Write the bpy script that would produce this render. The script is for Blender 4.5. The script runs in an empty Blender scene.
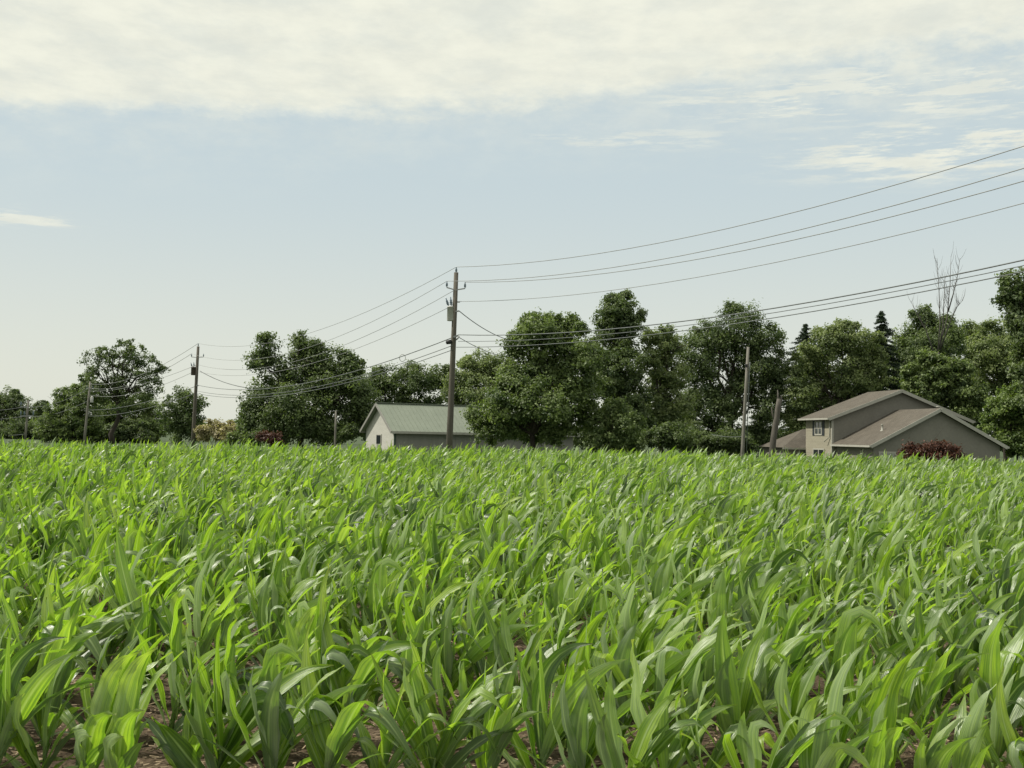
import bpy, math, random
import numpy as np
from mathutils import Vector, Matrix

random.seed(7)
RNG = np.random.default_rng(11)
scene = bpy.context.scene
COL = scene.collection
PI = math.pi

# ------------------------------------------------------------------ camera
F_PX, CAM_H = 1100.0, 1.3
PITCH, ROLL = math.atan(50 / F_PX), math.radians(1.1)
fw = Vector((0, math.cos(PITCH), math.sin(PITCH)))
r0 = Vector((1, 0, 0)); u0 = Vector((0, -math.sin(PITCH), math.cos(PITCH)))
UP = u0 * math.cos(ROLL) - r0 * math.sin(ROLL)
RT = r0 * math.cos(ROLL) + u0 * math.sin(ROLL)
EYE = Vector((0, 0, CAM_H))
cd = bpy.data.cameras.new('camera'); cam = bpy.data.objects.new('camera', cd)
COL.objects.link(cam); scene.camera = cam
m3 = Matrix((RT, UP, -fw)).transposed()
cam.matrix_world = Matrix.Translation(EYE) @ m3.to_4x4()
cd.sensor_width = 36; cd.lens = F_PX / 1024 * 36; cd.clip_start = .05; cd.clip_end = 8000

def at(px, py, Y):
    """world point seen at photo position (px, py) that stands at depth Y"""
    d = fw + RT * ((px - 512) / F_PX) + UP * ((384 - py) / F_PX)
    return EYE + d * (Y / d.y)

def proj(p):
    v = Vector(p) - EYE; z = v.dot(fw)
    return 512 + F_PX * v.dot(RT) / z, 384 - F_PX * v.dot(UP) / z

def sstep(a, b, x):
    t = min(1, max(0, (x - a) / (b - a))); return t * t * (3 - 2 * t)

def gz(y):
    """the field climbs gently to a crest at about 30 m, then the land falls away to the farmyards"""
    return .0145 * max(-20, min(y, 31)) * (1 - sstep(31, 50, y)) - 2.3 * sstep(35, 78, y)

# ------------------------------------------------------------------ helpers
def tag(o, label=None, cat=None, group=None, kind=None):
    for k, v in (('label', label), ('category', cat), ('group', group), ('kind', kind)):
        if v: o[k] = v
    return o

def empty(name, loc, rz=0):
    o = bpy.data.objects.new(name, None); COL.objects.link(o)
    o.location = loc; o.rotation_euler.z = rz; o.empty_display_size = .2
    return o

def quads(name, V, Fq, mat, parent=None, uv=None, attrs=None, smooth=True):
    V = np.asarray(V, np.float32); Fq = np.asarray(Fq, np.int32)
    me = bpy.data.meshes.new(name); n = len(Fq)
    me.vertices.add(len(V)); me.vertices.foreach_set('co', V.ravel())
    me.loops.add(n * 4); me.loops.foreach_set('vertex_index', Fq.ravel())
    me.polygons.add(n); me.polygons.foreach_set('loop_start', np.arange(0, n * 4, 4, dtype=np.int32))
    me.polygons.foreach_set('use_smooth', np.full(n, smooth, dtype=bool))
    if uv is not None:
        l = me.uv_layers.new(name='uv'); l.data.foreach_set('uv', np.asarray(uv, np.float32)[Fq.ravel()].ravel())
    for k, a in (attrs or {}).items():
        t = me.attributes.new(k, 'FLOAT', 'POINT'); t.data.foreach_set('value', np.asarray(a, np.float32))
    me.update(calc_edges=True); me.materials.append(mat)
    o = bpy.data.objects.new(name, me); COL.objects.link(o)
    if parent: o.parent = parent
    return o

class MB:
    """collects solids into one mesh; off is subtracted so world points can be used"""
    def __init__(s, off=(0, 0, 0)): s.v = []; s.f = []; s.sm = []; s.off = Vector(off)
    def add(s, vs, fs, smooth=False):
        b = len(s.v); s.v += [Vector(v) - s.off for v in vs]
        s.f += [[b + i for i in f] for f in fs]; s.sm += [smooth] * len(fs); return s
    def box(s, a, b):
        (x0, y0, z0), (x1, y1, z1) = a, b
        return s.add([(x0,y0,z0),(x1,y0,z0),(x1,y1,z0),(x0,y1,z0),(x0,y0,z1),(x1,y0,z1),(x1,y1,z1),(x0,y1,z1)],
              [(3,2,1,0),(4,5,6,7),(0,1,5,4),(1,2,6,5),(2,3,7,6),(3,0,4,7)])
    def beam(s, p, q, w, h, up=(0, 0, 1)):
        p, q = Vector(p), Vector(q); d = (q - p).normalized()
        a = d.cross(Vector(up)).normalized() * w / 2; b = a.cross(d).normalized() * h / 2
        vs = [c + i * a + j * b for c in (p, q) for i, j in ((-1,-1),(1,-1),(1,1),(-1,1))]
        return s.add(vs, [(3,2,1,0),(4,5,6,7),(0,1,5,4),(1,2,6,5),(2,3,7,6),(3,0,4,7)])
    def slab(s, c, t):
        """four corners of an upper face, thickness t downwards"""
        c = [Vector(p) for p in c]; lo = [p - Vector((0, 0, t)) for p in c]; n = len(c)
        fs = [tuple(range(n)), tuple(range(2 * n - 1, n - 1, -1))]
        fs += [(i, n + i, n + (i + 1) % n, (i + 1) % n) for i in range(n)]
        return s.add(c + lo, fs)
    def prism(s, prof, y0, y1):
        n = len(prof)
        vs = [(x, y0, z) for x, z in prof] + [(x, y1, z) for x, z in prof]
        fs = [tuple(range(n)), tuple(range(2 * n - 1, n - 1, -1))]
        fs += [((i + 1) % n, i, n + i, n + (i + 1) % n) for i in range(n)]
        return s.add(vs, fs)
    def tube(s, pts, rad, n=8, cap=True):
        pts = [Vector(p) for p in pts]
        if not hasattr(rad, '__len__'): rad = [rad] * len(pts)
        vs = []; ref = None
        for i, p in enumerate(pts):
            d = (pts[min(i + 1, len(pts) - 1)] - pts[max(i - 1, 0)]).normalized()
            if ref is None: ref = d.orthogonal().normalized()
            a = (ref - d * ref.dot(d)).normalized(); ref = a; b = d.cross(a)
            vs += [p + (a * math.cos(2*PI*k/n) + b * math.sin(2*PI*k/n)) * rad[i] for k in range(n)]
        fs = [(i*n+k, i*n+(k+1)%n, (i+1)*n+(k+1)%n, (i+1)*n+k) for i in range(len(pts)-1) for k in range(n)]
        if cap: fs += [tuple(range(n-1, -1, -1)), tuple(range((len(pts)-1)*n, len(pts)*n))]
        return s.add(vs, fs, True)
    def lathe(s, base, axis, prof, n=12):
        base, axis = Vector(base), Vector(axis).normalized()
        a = axis.orthogonal().normalized(); b = axis.cross(a); vs = []
        for r, h in prof:
            vs += [base + axis*h + (a*math.cos(2*PI*k/n) + b*math.sin(2*PI*k/n))*max(r, .001) for k in range(n)]
        m = len(prof)
        fs = [(i*n+k, i*n+(k+1)%n, (i+1)*n+(k+1)%n, (i+1)*n+k) for i in range(m-1) for k in range(n)]
        fs += [tuple(range(n-1, -1, -1)), tuple(range((m-1)*n, m*n))]
        return s.add(vs, fs, True)
    def build(s, name, mat, parent=None):
        me = bpy.data.meshes.new(name); me.from_pydata([tuple(v) for v in s.v], [], s.f)
        me.polygons.foreach_set('use_smooth', s.sm); me.update(); me.materials.append(mat)
        o = bpy.data.objects.new(name, me); COL.objects.link(o)
        if parent: o.parent = parent
        return o

# ------------------------------------------------------------------ materials
class NT:
    def __init__(s, tree): s.t = tree; tree.nodes.clear()
    def n(s, typ, ins=None, **kw):
        nd = s.t.nodes.new(typ)
        for k, v in kw.items(): setattr(nd, k, v)
        for k, v in (ins or {}).items():
            sock = nd.inputs[k]
            if isinstance(v, bpy.types.NodeSocket): s.t.links.new(v, sock)
            else: sock.default_value = v
        return nd
    def math(s, op, a, b=0.0, c=0.0, clamp=False):
        return s.n('ShaderNodeMath', {0: a, 1: b, 2: c}, operation=op, use_clamp=clamp).outputs[0]
    def mix(s, fac, a, b, blend='MIX'):
        nd = s.n('ShaderNodeMix', data_type='RGBA', blend_type=blend)
        for i, v in ((0, fac), (6, a), (7, b)):
            if isinstance(v, bpy.types.NodeSocket): s.t.links.new(v, nd.inputs[i])
            else: nd.inputs[i].default_value = (v if i == 0 else (*v, 1) if len(v) == 3 else v)
        return nd.outputs[2]
    def ramp(s, fac, stops):
        nd = s.n('ShaderNodeValToRGB', {0: fac}); e = nd.color_ramp.elements
        while len(e) < len(stops): e.new(.5)
        for el, (p, c) in zip(e, stops):
            el.position = p; el.color = (*c, 1) if hasattr(c, '__len__') else (c, c, c, 1)
        return nd.outputs[0]
    def smooth(s, a, b, x):
        nd = s.n('ShaderNodeMapRange', {0: x, 1: a, 2: b, 3: 0.0, 4: 1.0}, interpolation_type='SMOOTHSTEP')
        return nd.outputs[0]
    def noise(s, vec, scale, detail=4, rough=.55):
        return s.n('ShaderNodeTexNoise', {'Vector': vec, 'Scale': scale, 'Detail': detail, 'Roughness': rough}).outputs[0]
    def vscale(s, vec, sc):
        return s.n('ShaderNodeVectorMath', {0: vec, 1: sc}, operation='MULTIPLY').outputs[0]

def newmat(name):
    m = bpy.data.materials.new(name); m.use_nodes = True
    return m, NT(m.node_tree)

def plain(name, c1, c2, scale=6, rough=.75, bump=.15, stretch=(1, 1, 1), metallic=0, spec=.4):
    m, t = newmat(name)
    co = t.vscale(t.n('ShaderNodeTexCoord').outputs['Object'], stretch)
    f = t.noise(co, scale, 6, .65); f2 = t.noise(co, scale * .21, 3)
    f = t.math('ADD', t.math('MULTIPLY', f, .6), t.math('MULTIPLY', f2, .4))
    col = t.ramp(f, [(.36, c1), (.64, c2)])
    b = t.n('ShaderNodeBump', {'Strength': bump, 'Distance': .02, 'Height': t.noise(co, scale * 4, 4)})
    p = t.n('ShaderNodeBsdfPrincipled', {'Base Color': col, 'Roughness': rough, 'Normal': b.outputs[0], 'Metallic': metallic, 'Specular IOR Level': spec})
    t.n('ShaderNodeOutputMaterial', {0: p.outputs[0]})
    return m

def leaf_mat(name, dark, light, trans=.3, rough=.5):
    """broadleaf foliage: tint per clump and per leaf"""
    m, t = newmat(name)
    a = t.n('ShaderNodeAttribute', attribute_name='rnd').outputs['Fac']
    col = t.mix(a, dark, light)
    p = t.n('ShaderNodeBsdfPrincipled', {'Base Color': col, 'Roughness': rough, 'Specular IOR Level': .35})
    tr = t.n('ShaderNodeBsdfTranslucent', {'Color': t.mix(1.0, col, (1.5, 1.7, .7), 'MULTIPLY')})
    mx = t.n('ShaderNodeMixShader', {0: trans, 1: p.outputs[0], 2: tr.outputs[0]})
    t.n('ShaderNodeOutputMaterial', {0: mx.outputs[0]})
    return m

def corn_mat():
    m, t = newmat('corn_leaf')
    a = t.n('ShaderNodeAttribute', attribute_name='rnd').outputs['Fac']
    uv = t.n('ShaderNodeUVMap', uv_map='uv').outputs[0]
    sep = t.n('ShaderNodeSeparateXYZ', {0: uv})
    u, v = sep.outputs[0], sep.outputs[1]
    shift = t.n('ShaderNodeCombineXYZ', {0: t.math('MULTIPLY', a, 17.0), 1: t.math('MULTIPLY', a, 31.0)}).outputs[0]
    vec = t.n('ShaderNodeVectorMath', {0: t.vscale(uv, (1, .11, 1)), 1: shift}, operation='ADD').outputs[0]
    vein = t.noise(vec, 11, 3, .6)
    fine = t.math('SINE', t.math('MULTIPLY', u, 75.0))
    big = t.noise(vec, 2.5, 2)
    col = t.ramp(a, [(0, (.064, .125, .02)), (.3, (.158, .262, .029)), (.65, (.252, .378, .04)), (.92, (.335, .445, .075)), (.97, (.42, .38, .12))])
    col = t.mix(t.smooth(.35, .68, vein), t.mix(1.0, col, (.5, .6, .5), 'MULTIPLY'), t.mix(1.0, col, (1.25, 1.15, 1.1), 'MULTIPLY'))
    col = t.mix(t.math('MULTIPLY', t.math('ADD', fine, 1.0), .14), col, t.mix(1.0, col, (.5, .56, .5), 'MULTIPLY'))
    col = t.mix(t.math('MULTIPLY', t.smooth(.45, .75, big), .35), col, t.mix(1.0, col, (.7, .8, 1.0), 'MULTIPLY'))
    # pale midrib
    du = t.math('ABSOLUTE', t.math('SUBTRACT', u, .5))
    rib = t.math('MULTIPLY', t.smooth(.075, .03, du), t.smooth(1.0, .5, v))
    col = t.mix(t.math('MULTIPLY', rib, .75), col, (.33, .42, .19))
    # dry tips and margins
    tip = t.math('MULTIPLY', t.smooth(.94, 1.0, v), .5)
    col = t.mix(tip, col, (.25, .24, .09))
    # waxy underside is greyer and lighter
    back = t.n('ShaderNodeNewGeometry').outputs['Backfacing']
    under = t.mix(.55, col, (.38, .45, .31))
    colr = t.mix(back, col, under)
    bmp = t.n('ShaderNodeBump', {'Strength': .35, 'Distance': .004, 'Height': t.math('ADD', vein, t.math('MULTIPLY', fine, .15))})
    rough = t.math('ADD', .25, t.math('MULTIPLY', vein, .22))
    p = t.n('ShaderNodeBsdfPrincipled', {'Base Color': colr, 'Roughness': rough, 'Specular IOR Level': 1.0, 'Sheen Weight': .11, 'Sheen Roughness': .4, 'Sheen Tint': (.85, .95, .8, 1), 'Normal': bmp.outputs[0]})
    tr = t.n('ShaderNodeBsdfTranslucent', {'Color': t.mix(1.0, col, (1.7, 1.9, .75), 'MULTIPLY')})
    mx = t.n('ShaderNodeMixShader', {0: .47, 1: p.outputs[0], 2: tr.outputs[0]})
    t.n('ShaderNodeOutputMaterial', {0: mx.outputs[0]})
    return m

def stalk_mat():
    return plain('corn_stalk', (.10, .17, .045), (.19, .27, .09), 14, .5, .1, (6, 6, 1))

def soil_mat():
    m, t = newmat('field_soil')
    co = t.n('ShaderNodeTexCoord').outputs['Object']
    f = t.noise(co, 2.2, 6, .7); g = t.noise(co, 26, 5, .7)
    vor = t.n('ShaderNodeTexVoronoi', {'Vector': co, 'Scale': 24.0}).outputs['Distance']
    col = t.ramp(t.math('ADD', t.math('MULTIPLY', f, .45), t.math('MULTIPLY', g, .55)),
                 [(.36, (.035, .025, .017)), (.5, (.10, .072, .047)), (.64, (.21, .158, .107))])
    h = t.math('ADD', t.math('MULTIPLY', vor, .7), g)
    b = t.n('ShaderNodeBump', {'Strength': .9, 'Distance': .03, 'Height': h})
    p = t.n('ShaderNodeBsdfPrincipled', {'Base Color': col, 'Roughness': .95, 'Normal': b.outputs[0], 'Specular IOR Level': .15})
    t.n('ShaderNodeOutputMaterial', {0: p.outputs[0]})
    return m

def shingle_mat(name, c1, c2):
    m, t = newmat(name)
    co = t.n('ShaderNodeTexCoord').outputs['Object']
    br = t.n('ShaderNodeTexBrick', {'Vector': co, 'Scale': 2.2, 'Mortar Size': .012, 'Color1': (*c1, 1), 'Color2': (*c2, 1), 'Mortar': (*[x * .5 for x in c1], 1)})
    f = t.noise(co, 30, 4); f2 = t.noise(co, 1.1, 4)
    col = t.mix(t.smooth(.3, .7, f), t.mix(1.0, br.outputs[0], (.72, .72, .72), 'MULTIPLY'), br.outputs[0])
    col = t.mix(t.smooth(.35, .7, f2), t.mix(1.0, col, (.82, .8, .78), 'MULTIPLY'), col)
    b = t.n('ShaderNodeBump', {'Strength': .4, 'Distance': .03, 'Height': f})
    p = t.n('ShaderNodeBsdfPrincipled', {'Base Color': col, 'Roughness': .9, 'Normal': b.outputs[0]})
    t.n('ShaderNodeOutputMaterial', {0: p.outputs[0]})
    return m

def glass_mat():
    m, t = newmat('window_glass')
    p = t.n('ShaderNodeBsdfPrincipled', {'Base Color': (.02, .025, .028, 1), 'Roughness': .08, 'Specular IOR Level': .8})
    t.n('ShaderNodeOutputMaterial', {0: p.outputs[0]})
    return m

M = dict(
    corn=corn_mat(), stalk=stalk_mat(), soil=soil_mat(),
    grass=plain('grass', (.025, .045, .013), (.045, .07, .02), 1.5, .9, .5),
    straw=leaf_mat('straw', (.03, .02, .014), (.34, .26, .17), .05, .9),
    bark=plain('bark', (.022, .018, .014), (.055, .045, .034), 5, .95, .8, (3, 3, .5)),
    pale_bark=plain('pale_bark', (.055, .05, .042), (.13, .118, .1), 4, .95, .8, (3, 3, .5)),
    grey_wood=plain('dead_wood', (.06, .056, .048), (.12, .112, .098), 5, .95, .5, (3, 3, .5)),
    pole=plain('pole_wood', (.06, .054, .042), (.12, .11, .088), 4, .9, .5, (6, 6, .35)),
    pole_pale=plain('pale_pole_wood', (.12, .113, .095), (.21, .2, .17), 4, .9, .5, (6, 6, .35)),
    steel=plain('galvanised_steel', (.21, .215, .21), (.33, .335, .33), 8, .5, .05, metallic=.4),
    can=plain('transformer_paint', (.36, .36, .34), (.46, .46, .43), 5, .5, .05),
    rusty=plain('rusty_paint', (.05, .04, .033), (.10, .075, .06), 5, .7, .1),
    ceramic=plain('porcelain', (.12, .16, .2), (.2, .25, .3), 8, .25, 0),
    black=plain('black_rubber', (.012, .012, .012), (.025, .025, .025), 8, .6, 0),
    wire=plain('weathered_wire', (.2, .21, .205), (.28, .29, .285), 8, .6, 0),
    cable=plain('cable_sheath', (.09, .10, .10), (.14, .155, .155), 8, .6, 0),
    stucco=plain('tan_wall', (.16, .152, .13), (.2, .19, .163), 5, .9, .4),
    sunlit_boards=plain('tan_wall_sunlit', (.25, .23, .175), (.3, .28, .215), 3, .8, .1, (1, 1, 5)),
    shingle=shingle_mat('brown_shingles', (.092, .080, .061), (.125, .109, .084)),
    trim=plain('cream_trim', (.3, .295, .255), (.38, .37, .325), 6, .6, .05),
    shutter=plain('dark_shutter', (.025, .03, .035), (.04, .045, .05), 6, .6, .1),
    glass=glass_mat(),
    green_metal=plain('green_metal_roof', (.155, .18, .135), (.19, .217, .165), 1.2, .45, .03, (1, 1, 1)),
    barn_wall=plain('grey_metal_siding', (.19, .187, .17), (.235, .232, .21), 2.5, .6, .1, (6, 6, .4)),
    pale_wall=plain('sunlit_gable', (.36, .355, .32), (.44, .432, .39), 2.5, .75, .1, (1, 1, 6)),  # gable ends paler than the long walls, sunlight put into their colour
    green_trim=plain('dark_green_trim', (.03, .05, .035), (.05, .075, .055), 6, .5, .05),
)

# ------------------------------------------------------------------ sky and sun
S = Vector((-.985, .07, 0)).normalized() * math.cos(math.radians(51)) + Vector((0, 0, math.sin(math.radians(51))))
sl = bpy.data.lights.new('sun', 'SUN'); sl.energy = 5.0; sl.angle = math.radians(.6); sl.color = (1, .95, .84)
sun = bpy.data.objects.new('sun', sl); COL.objects.link(sun)
sun.rotation_euler = S.to_track_quat('Z', 'Y').to_euler(); sun.location = (-30, 10, 60)

w = bpy.data.worlds.new('World'); scene.world = w; w.use_nodes = True
t = NT(w.node_tree)
sky = t.n('ShaderNodeTexSky', sky_type='NISHITA', sun_disc=False, sun_elevation=math.radians(51),
          sun_rotation=math.atan2(S.x, S.y), altitude=200, air_density=1.0, dust_density=1.6, ozone_density=1.0)
dirv = t.n('ShaderNodeTexCoord').outputs['Generated']
sp = t.n('ShaderNodeSeparateXYZ', {0: dirv}); dx, dy, dz = sp.outputs
zc = t.math('MAXIMUM', dz, .03)
plane = t.n('ShaderNodeCombineXYZ', {0: t.math('DIVIDE', dx, zc), 1: t.math('DIVIDE', dy, zc), 2: 0.0}).outputs[0]
ab = t.n('ShaderNodeCombineXYZ', {0: dx, 1: t.math('MULTIPLY', dz, 3.5), 2: dy}).outputs[0]
HAZE = (7.7, 7.9, 6.95); PALEBLUE = (6.0, 6.98, 7.2)
base = t.mix(.9, sky.outputs[0], t.mix(t.smooth(.02, .25, dz), HAZE, PALEBLUE))
nlo = t.noise(ab, 4.5, 3); nhi = t.noise(t.vscale(ab, (1, .6, 1)), 24, 7, .64)
puff = t.noise(t.vscale(plane, (1.3, 1.0, 1)), 3.3, 7, .62)
edge = t.math('ADD', .282, t.math('MULTIPLY', dx, .085))
e = t.math('ADD', dz, t.math('MULTIPLY', t.math('SUBTRACT', nlo, .5), .022))
e = t.math('ADD', e, t.math('MULTIPLY', t.math('SUBTRACT', nhi, .5), .05))
d0 = t.math('SUBTRACT', e, edge)
deck = t.smooth(-.004, .026, d0)
deck = t.math('MULTIPLY', deck, t.math('ADD', .84, t.math('MULTIPLY', t.smooth(.3, .6, puff), .16)))
veil = t.math('MULTIPLY', t.smooth(-.07, .03, d0), t.math('ADD', .3, t.math('MULTIPLY', t.smooth(.0, .35, dx), .6)))
deck = t.math('MAXIMUM', deck, t.math('MULTIPLY', veil, t.smooth(.25, .68, nhi)))
def patch(cx, cz, sx, sz, amt):
    a = t.math('POWER', t.math('DIVIDE', t.math('SUBTRACT', dx, cx), sx), 2.0)
    b = t.math('POWER', t.math('DIVIDE', t.math('SUBTRACT', dz, cz), sz), 2.0)
    g = t.math('EXPONENT', t.math('MULTIPLY', t.math('ADD', a, b), -1.0))
    n = t.noise(t.vscale(ab, (1, 2.2, 1)), 13, 7, .68)
    return t.math('MULTIPLY', t.smooth(.02, .55, t.math('MULTIPLY', g, t.smooth(.36, .68, n))), amt)
# dz of a row py near the frame's middle is about (434-py)/1100, less to the right because of the roll
for a in ((.38, .243, .15, .024, .9), (.32, .292, .2, .024, .75), (.10, .262, .085, .010, .5),
          (-.42, .17, .06, .008, .75), (.22, .305, .12, .012, .55)):
    deck = t.math('MAXIMUM', deck, patch(*a))
ripple = t.noise(t.vscale(ab, (1, .75, 1)), 24, 6, .6)
cl = t.mix(t.smooth(.3, .68, t.math('ADD', t.math('MULTIPLY', puff, .5), t.math('MULTIPLY', ripple, .5))), (7.65, 7.8, 6.9), (8.95, 9.0, 7.75))
cl = t.mix(t.smooth(.42, .72, dz), cl, (10.0, 10.0, 9.2))       # added fill light: cloud colour raised high overhead, outside the view
out = t.mix(deck, base, cl)
bg = t.n('ShaderNodeBackground', {0: out, 1: .1})
t.n('ShaderNodeOutputWorld', {0: bg.outputs[0]})
scene.view_settings.view_transform = 'Standard'; scene.view_settings.look = 'None'
scene.view_settings.exposure = 0; scene.view_settings.gamma = 1

# ------------------------------------------------------------------ ground
ys = list(np.concatenate([np.linspace(-60, 20, 21), np.linspace(22, 90, 69), np.linspace(100, 400, 16), np.array([600, 1000, 2000, 4000, 7000])]))
xs = [-6000, -2000, -600, -200, -100, -50, 0, 50, 100, 200, 600, 2000, 6000]
V = [(x, y, gz(y) - (.06 if y < 36 else .004)) for y in ys for x in xs]
nx = len(xs)
Fq = [(j*nx+i, j*nx+i+1, (j+1)*nx+i+1, (j+1)*nx+i) for j in range(len(ys)-1) for i in range(nx-1)]
tag(quads('ground', V, Fq, M['grass']), kind='structure')
gx = np.linspace(-34, 34, 341); gy = np.linspace(-2, 34, 181)
X, Y = np.meshgrid(gx, gy); Z = .003 + .012 * (np.sin(X*7.1 + 3*np.sin(Y*2.3)) * np.sin(Y*6.3 + 2*np.sin(X*1.7)) + 1)
Z = Z + np.array([gz(y) for y in gy])[:, None]
V = np.stack([X, Y, Z], -1).reshape(-1, 3); n = len(gx)
I, J = np.meshgrid(np.arange(n - 1), np.arange(len(gy) - 1)); b = (J * n + I).ravel()
tag(quads('soil', V, np.stack([b, b + 1, b + n + 1, b + n], -1), M['soil']), kind='structure')

# straw and stubble lying on the soil
k = 90000
cy = 2.2 + 11 * RNG.random(k) ** 1.4; cx = (RNG.random(k) - .5) * (cy * .95 + 2.5)
ang = RNG.random(k) * PI; L = .006 + .024 * RNG.random(k) ** 3; W = .0015 + .0035 * RNG.random(k)
ax = np.stack([np.cos(ang), np.sin(ang), (RNG.random(k) - .5) * .5], -1); bx = np.stack([-np.sin(ang), np.cos(ang), (RNG.random(k) - .5) * .8], -1)
c = np.stack([cx, cy, .0145 * cy + .022 + .016 * RNG.random(k)], -1)
q = np.stack([c - ax*L[:, None] - bx*W[:, None], c + ax*L[:, None] - bx*W[:, None]*.6, c + ax*L[:, None] + bx*W[:, None]*.6, c - ax*L[:, None] + bx*W[:, None]], 1).reshape(-1, 3)
tag(quads('straw_litter', q, np.arange(4 * k).reshape(-1, 4), M['straw'], attrs={'rnd': np.repeat(RNG.random(k), 4)}, smooth=False), 'broken straw and stubble scattered over the brown soil between the corn rows', 'straw', kind='stuff')

# ------------------------------------------------------------------ corn
WIND = np.array([1.0, -.22, 0.0])
def norm(a): return a / np.maximum(np.linalg.norm(a, axis=-1, keepdims=True), 1e-9)

def leaf_geo(P, ns, nw):
    """blade grown step by step: droops by its weight, is blown to one side, folds at the midrib, waves at the margin"""
    L, W0 = P['L'], P['W']; fine = 24; ds = L / fine
    p = np.array(P['o'], float); d = np.array([math.cos(P['az'])*math.cos(P['el']), math.sin(P['az'])*math.cos(P['el']), math.sin(P['el'])])
    side = norm(np.cross(d, [0, 0, 1.0])); pts = []; dirs = []; sides = []
    for i in range(fine + 1):
        s = i / fine
        pts.append(p.copy()); dirs.append(d.copy())
        side = norm(side - d * side.dot(d)); sides.append(side.copy())
        acc = np.array([0, 0, -1.0]) * P['g'] * (s ** P['gp']) + WIND * P['w'] * (.1 + 1.5 * s * s)
        if P['brk'] and s > P['brk']: acc += np.array([.6, 0, -1.0]) * 9
        d = norm(d + acc * ds * 2.2); p = p + d * ds
    pts, dirs, sides = map(np.array, (pts, dirs, sides))
    ii = np.round(np.linspace(0, fine, ns + 1)).astype(int)
    s = ii / fine; pts, dirs, sides = pts[ii], dirs[ii], sides[ii]
    nor = np.cross(sides, dirs)
    tw = P['tw0'] + P['tw'] * s ** 1.5
    S2 = sides * np.cos(tw)[:, None] + nor * np.sin(tw)[:, None]; N2 = np.cross(S2, dirs)
    wprof = np.interp(s, [0, .06, .2, .38, .55, .72, .87, 1], [.45, .6, .88, 1, .88, .6, .28, .01]) * W0 / 2
    u = np.linspace(-1, 1, nw + 1)
    wave = np.sin(s[:, None] * P['wf'] + P['ph'] + (u[None, :] > 0) * 1.7) * (u[None, :] ** 2) * P['wa'] * np.minimum(1, s * 4)[:, None]
    fold = np.abs(u)[None, :] * P['fold'] * wprof[:, None] * (1 - .5 * s)[:, None]
    V = pts[:, None, :] + S2[:, None, :] * (u[None, :, None] * wprof[:, None, None]) + N2[:, None, :] * (wave * W0 + fold)[:, :, None]
    uv = np.stack(np.broadcast_arrays(u[None, :] * .5 + .5, s[:, None]), -1)
    m = nw + 1; a = (np.arange(ns)[:, None] * m + np.arange(nw)[None, :]).ravel()
    return V.reshape(-1, 3), np.stack([a, a + 1, a + m + 1, a + m], -1), uv.reshape(-1, 2)

def stalk_geo(P, n=7):
    zs = np.array([-.04, .05, .10, .6 * P['h'] + .05, P['h'] + .03]); r = np.array([.013, .0135, .012, .010, .005])
    th = np.arange(n) * 2 * PI / n
    V = np.stack([r[:, None]*np.cos(th) + P['lean']*zs[:, None]**2, r[:, None]*np.sin(th), np.broadcast_to(zs[:, None], (5, n))], -1).reshape(-1, 3)
    Fq = np.array([(i*n+k, i*n+(k+1)%n, (i+1)*n+(k+1)%n, (i+1)*n+k) for i in range(4) for k in range(n)])
    return V, Fq

def plant_params(rs):
    u = lambda a, b: rs.uniform(a, b)
    h = u(.13, .2); lean = u(.2, .8); nl = rs.randint(10, 12)
    az0 = u(0, 2 * PI) if rs.random() < .55 else u(-.5, .5)   # the two leaf ranks
    leaves = []
    for i in range(nl):
        q = i / (nl - 1); z = .004 + (h - .004) * q ** 1.15
        L = np.interp(q, [0, .25, .55, .8, 1], [.26, .42, .57, .58, .44]) * u(.8, 1.2)
        W = np.interp(q, [0, .25, .55, .8, 1], [.048, .077, .102, .101, .07]) * u(.78, 1.12)
        el = np.interp(q, [0, .3, .7, 1], [.62, .95, 1.18, 1.42]) + u(-.28, .2)
        leaves.append(dict(o=(lean*z*z, 0, z), az=az0 + (i % 2) * PI + u(-.45, .45), el=el, L=L, W=W,
             g=np.interp(q, [0, .5, 1], [2.4, 1.1, .4]) * u(.5, 1.3), gp=u(1.2, 2.2), w=(u(.4, 1.7) if rs.random() < .75 else u(1.7, 3.0)) * np.interp(q, [0, 1], [.5, 1]),
             brk=u(.45, .8) if rs.random() < .2 else 0, tw0=u(-.35, .35), tw=u(-2.0, 2.0) if rs.random() < .6 else u(-.4, .4),
             wf=u(14, 26), ph=u(0, 6), wa=u(.03, .11), fold=u(.18, .5), rnd=1.0 if i < 1 and rs.random() < .12 else min(.9, max(0, rs.gauss(.45, .27)))))
    return dict(h=h, lean=lean, leaves=leaves)

rs = random.Random(5)
NV = 36
variants = [plant_params(rs) for _ in range(NV)]
ROWA = math.radians(-4)
rows = []
k = 0
while True:
    y0 = 3.7 + .54 * k
    if y0 > 29.5: break
    half = .4655 * y0 + 3.0
    x = -half + rs.random() * .12
    while x < half:
        if rs.random() > .035 and y0 < 29.5 + min(0, x) * .28:
            rows.append((x + rs.uniform(-.02, .02), y0 + x * math.tan(ROWA) + rs.gauss(0, .10)))
        x += rs.uniform(.115, .195)
    k += 1
plants = []
for (x, y) in rows:
    gust = .5 + .5 * math.sin(x * .9 + y * .6) * math.sin(y * .37 - x * .21)
    plants.append((x, y, .008 + gz(y), rs.randrange(NV), rs.uniform(-.5, .5), .80 * rs.uniform(.74, 1.18) * (1.14 if rs.random() < .02 and y > 6 else 1), rs.uniform(-.02, .15) * (.5 + gust)))
inview = [p for p in plants if 0 - 15 < proj((p[0], p[1], .3))[0] < 1024 + 15]
inview.sort(key=lambda p: p[1]); near = inview[:300]; nearset = set(map(id, near))

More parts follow.
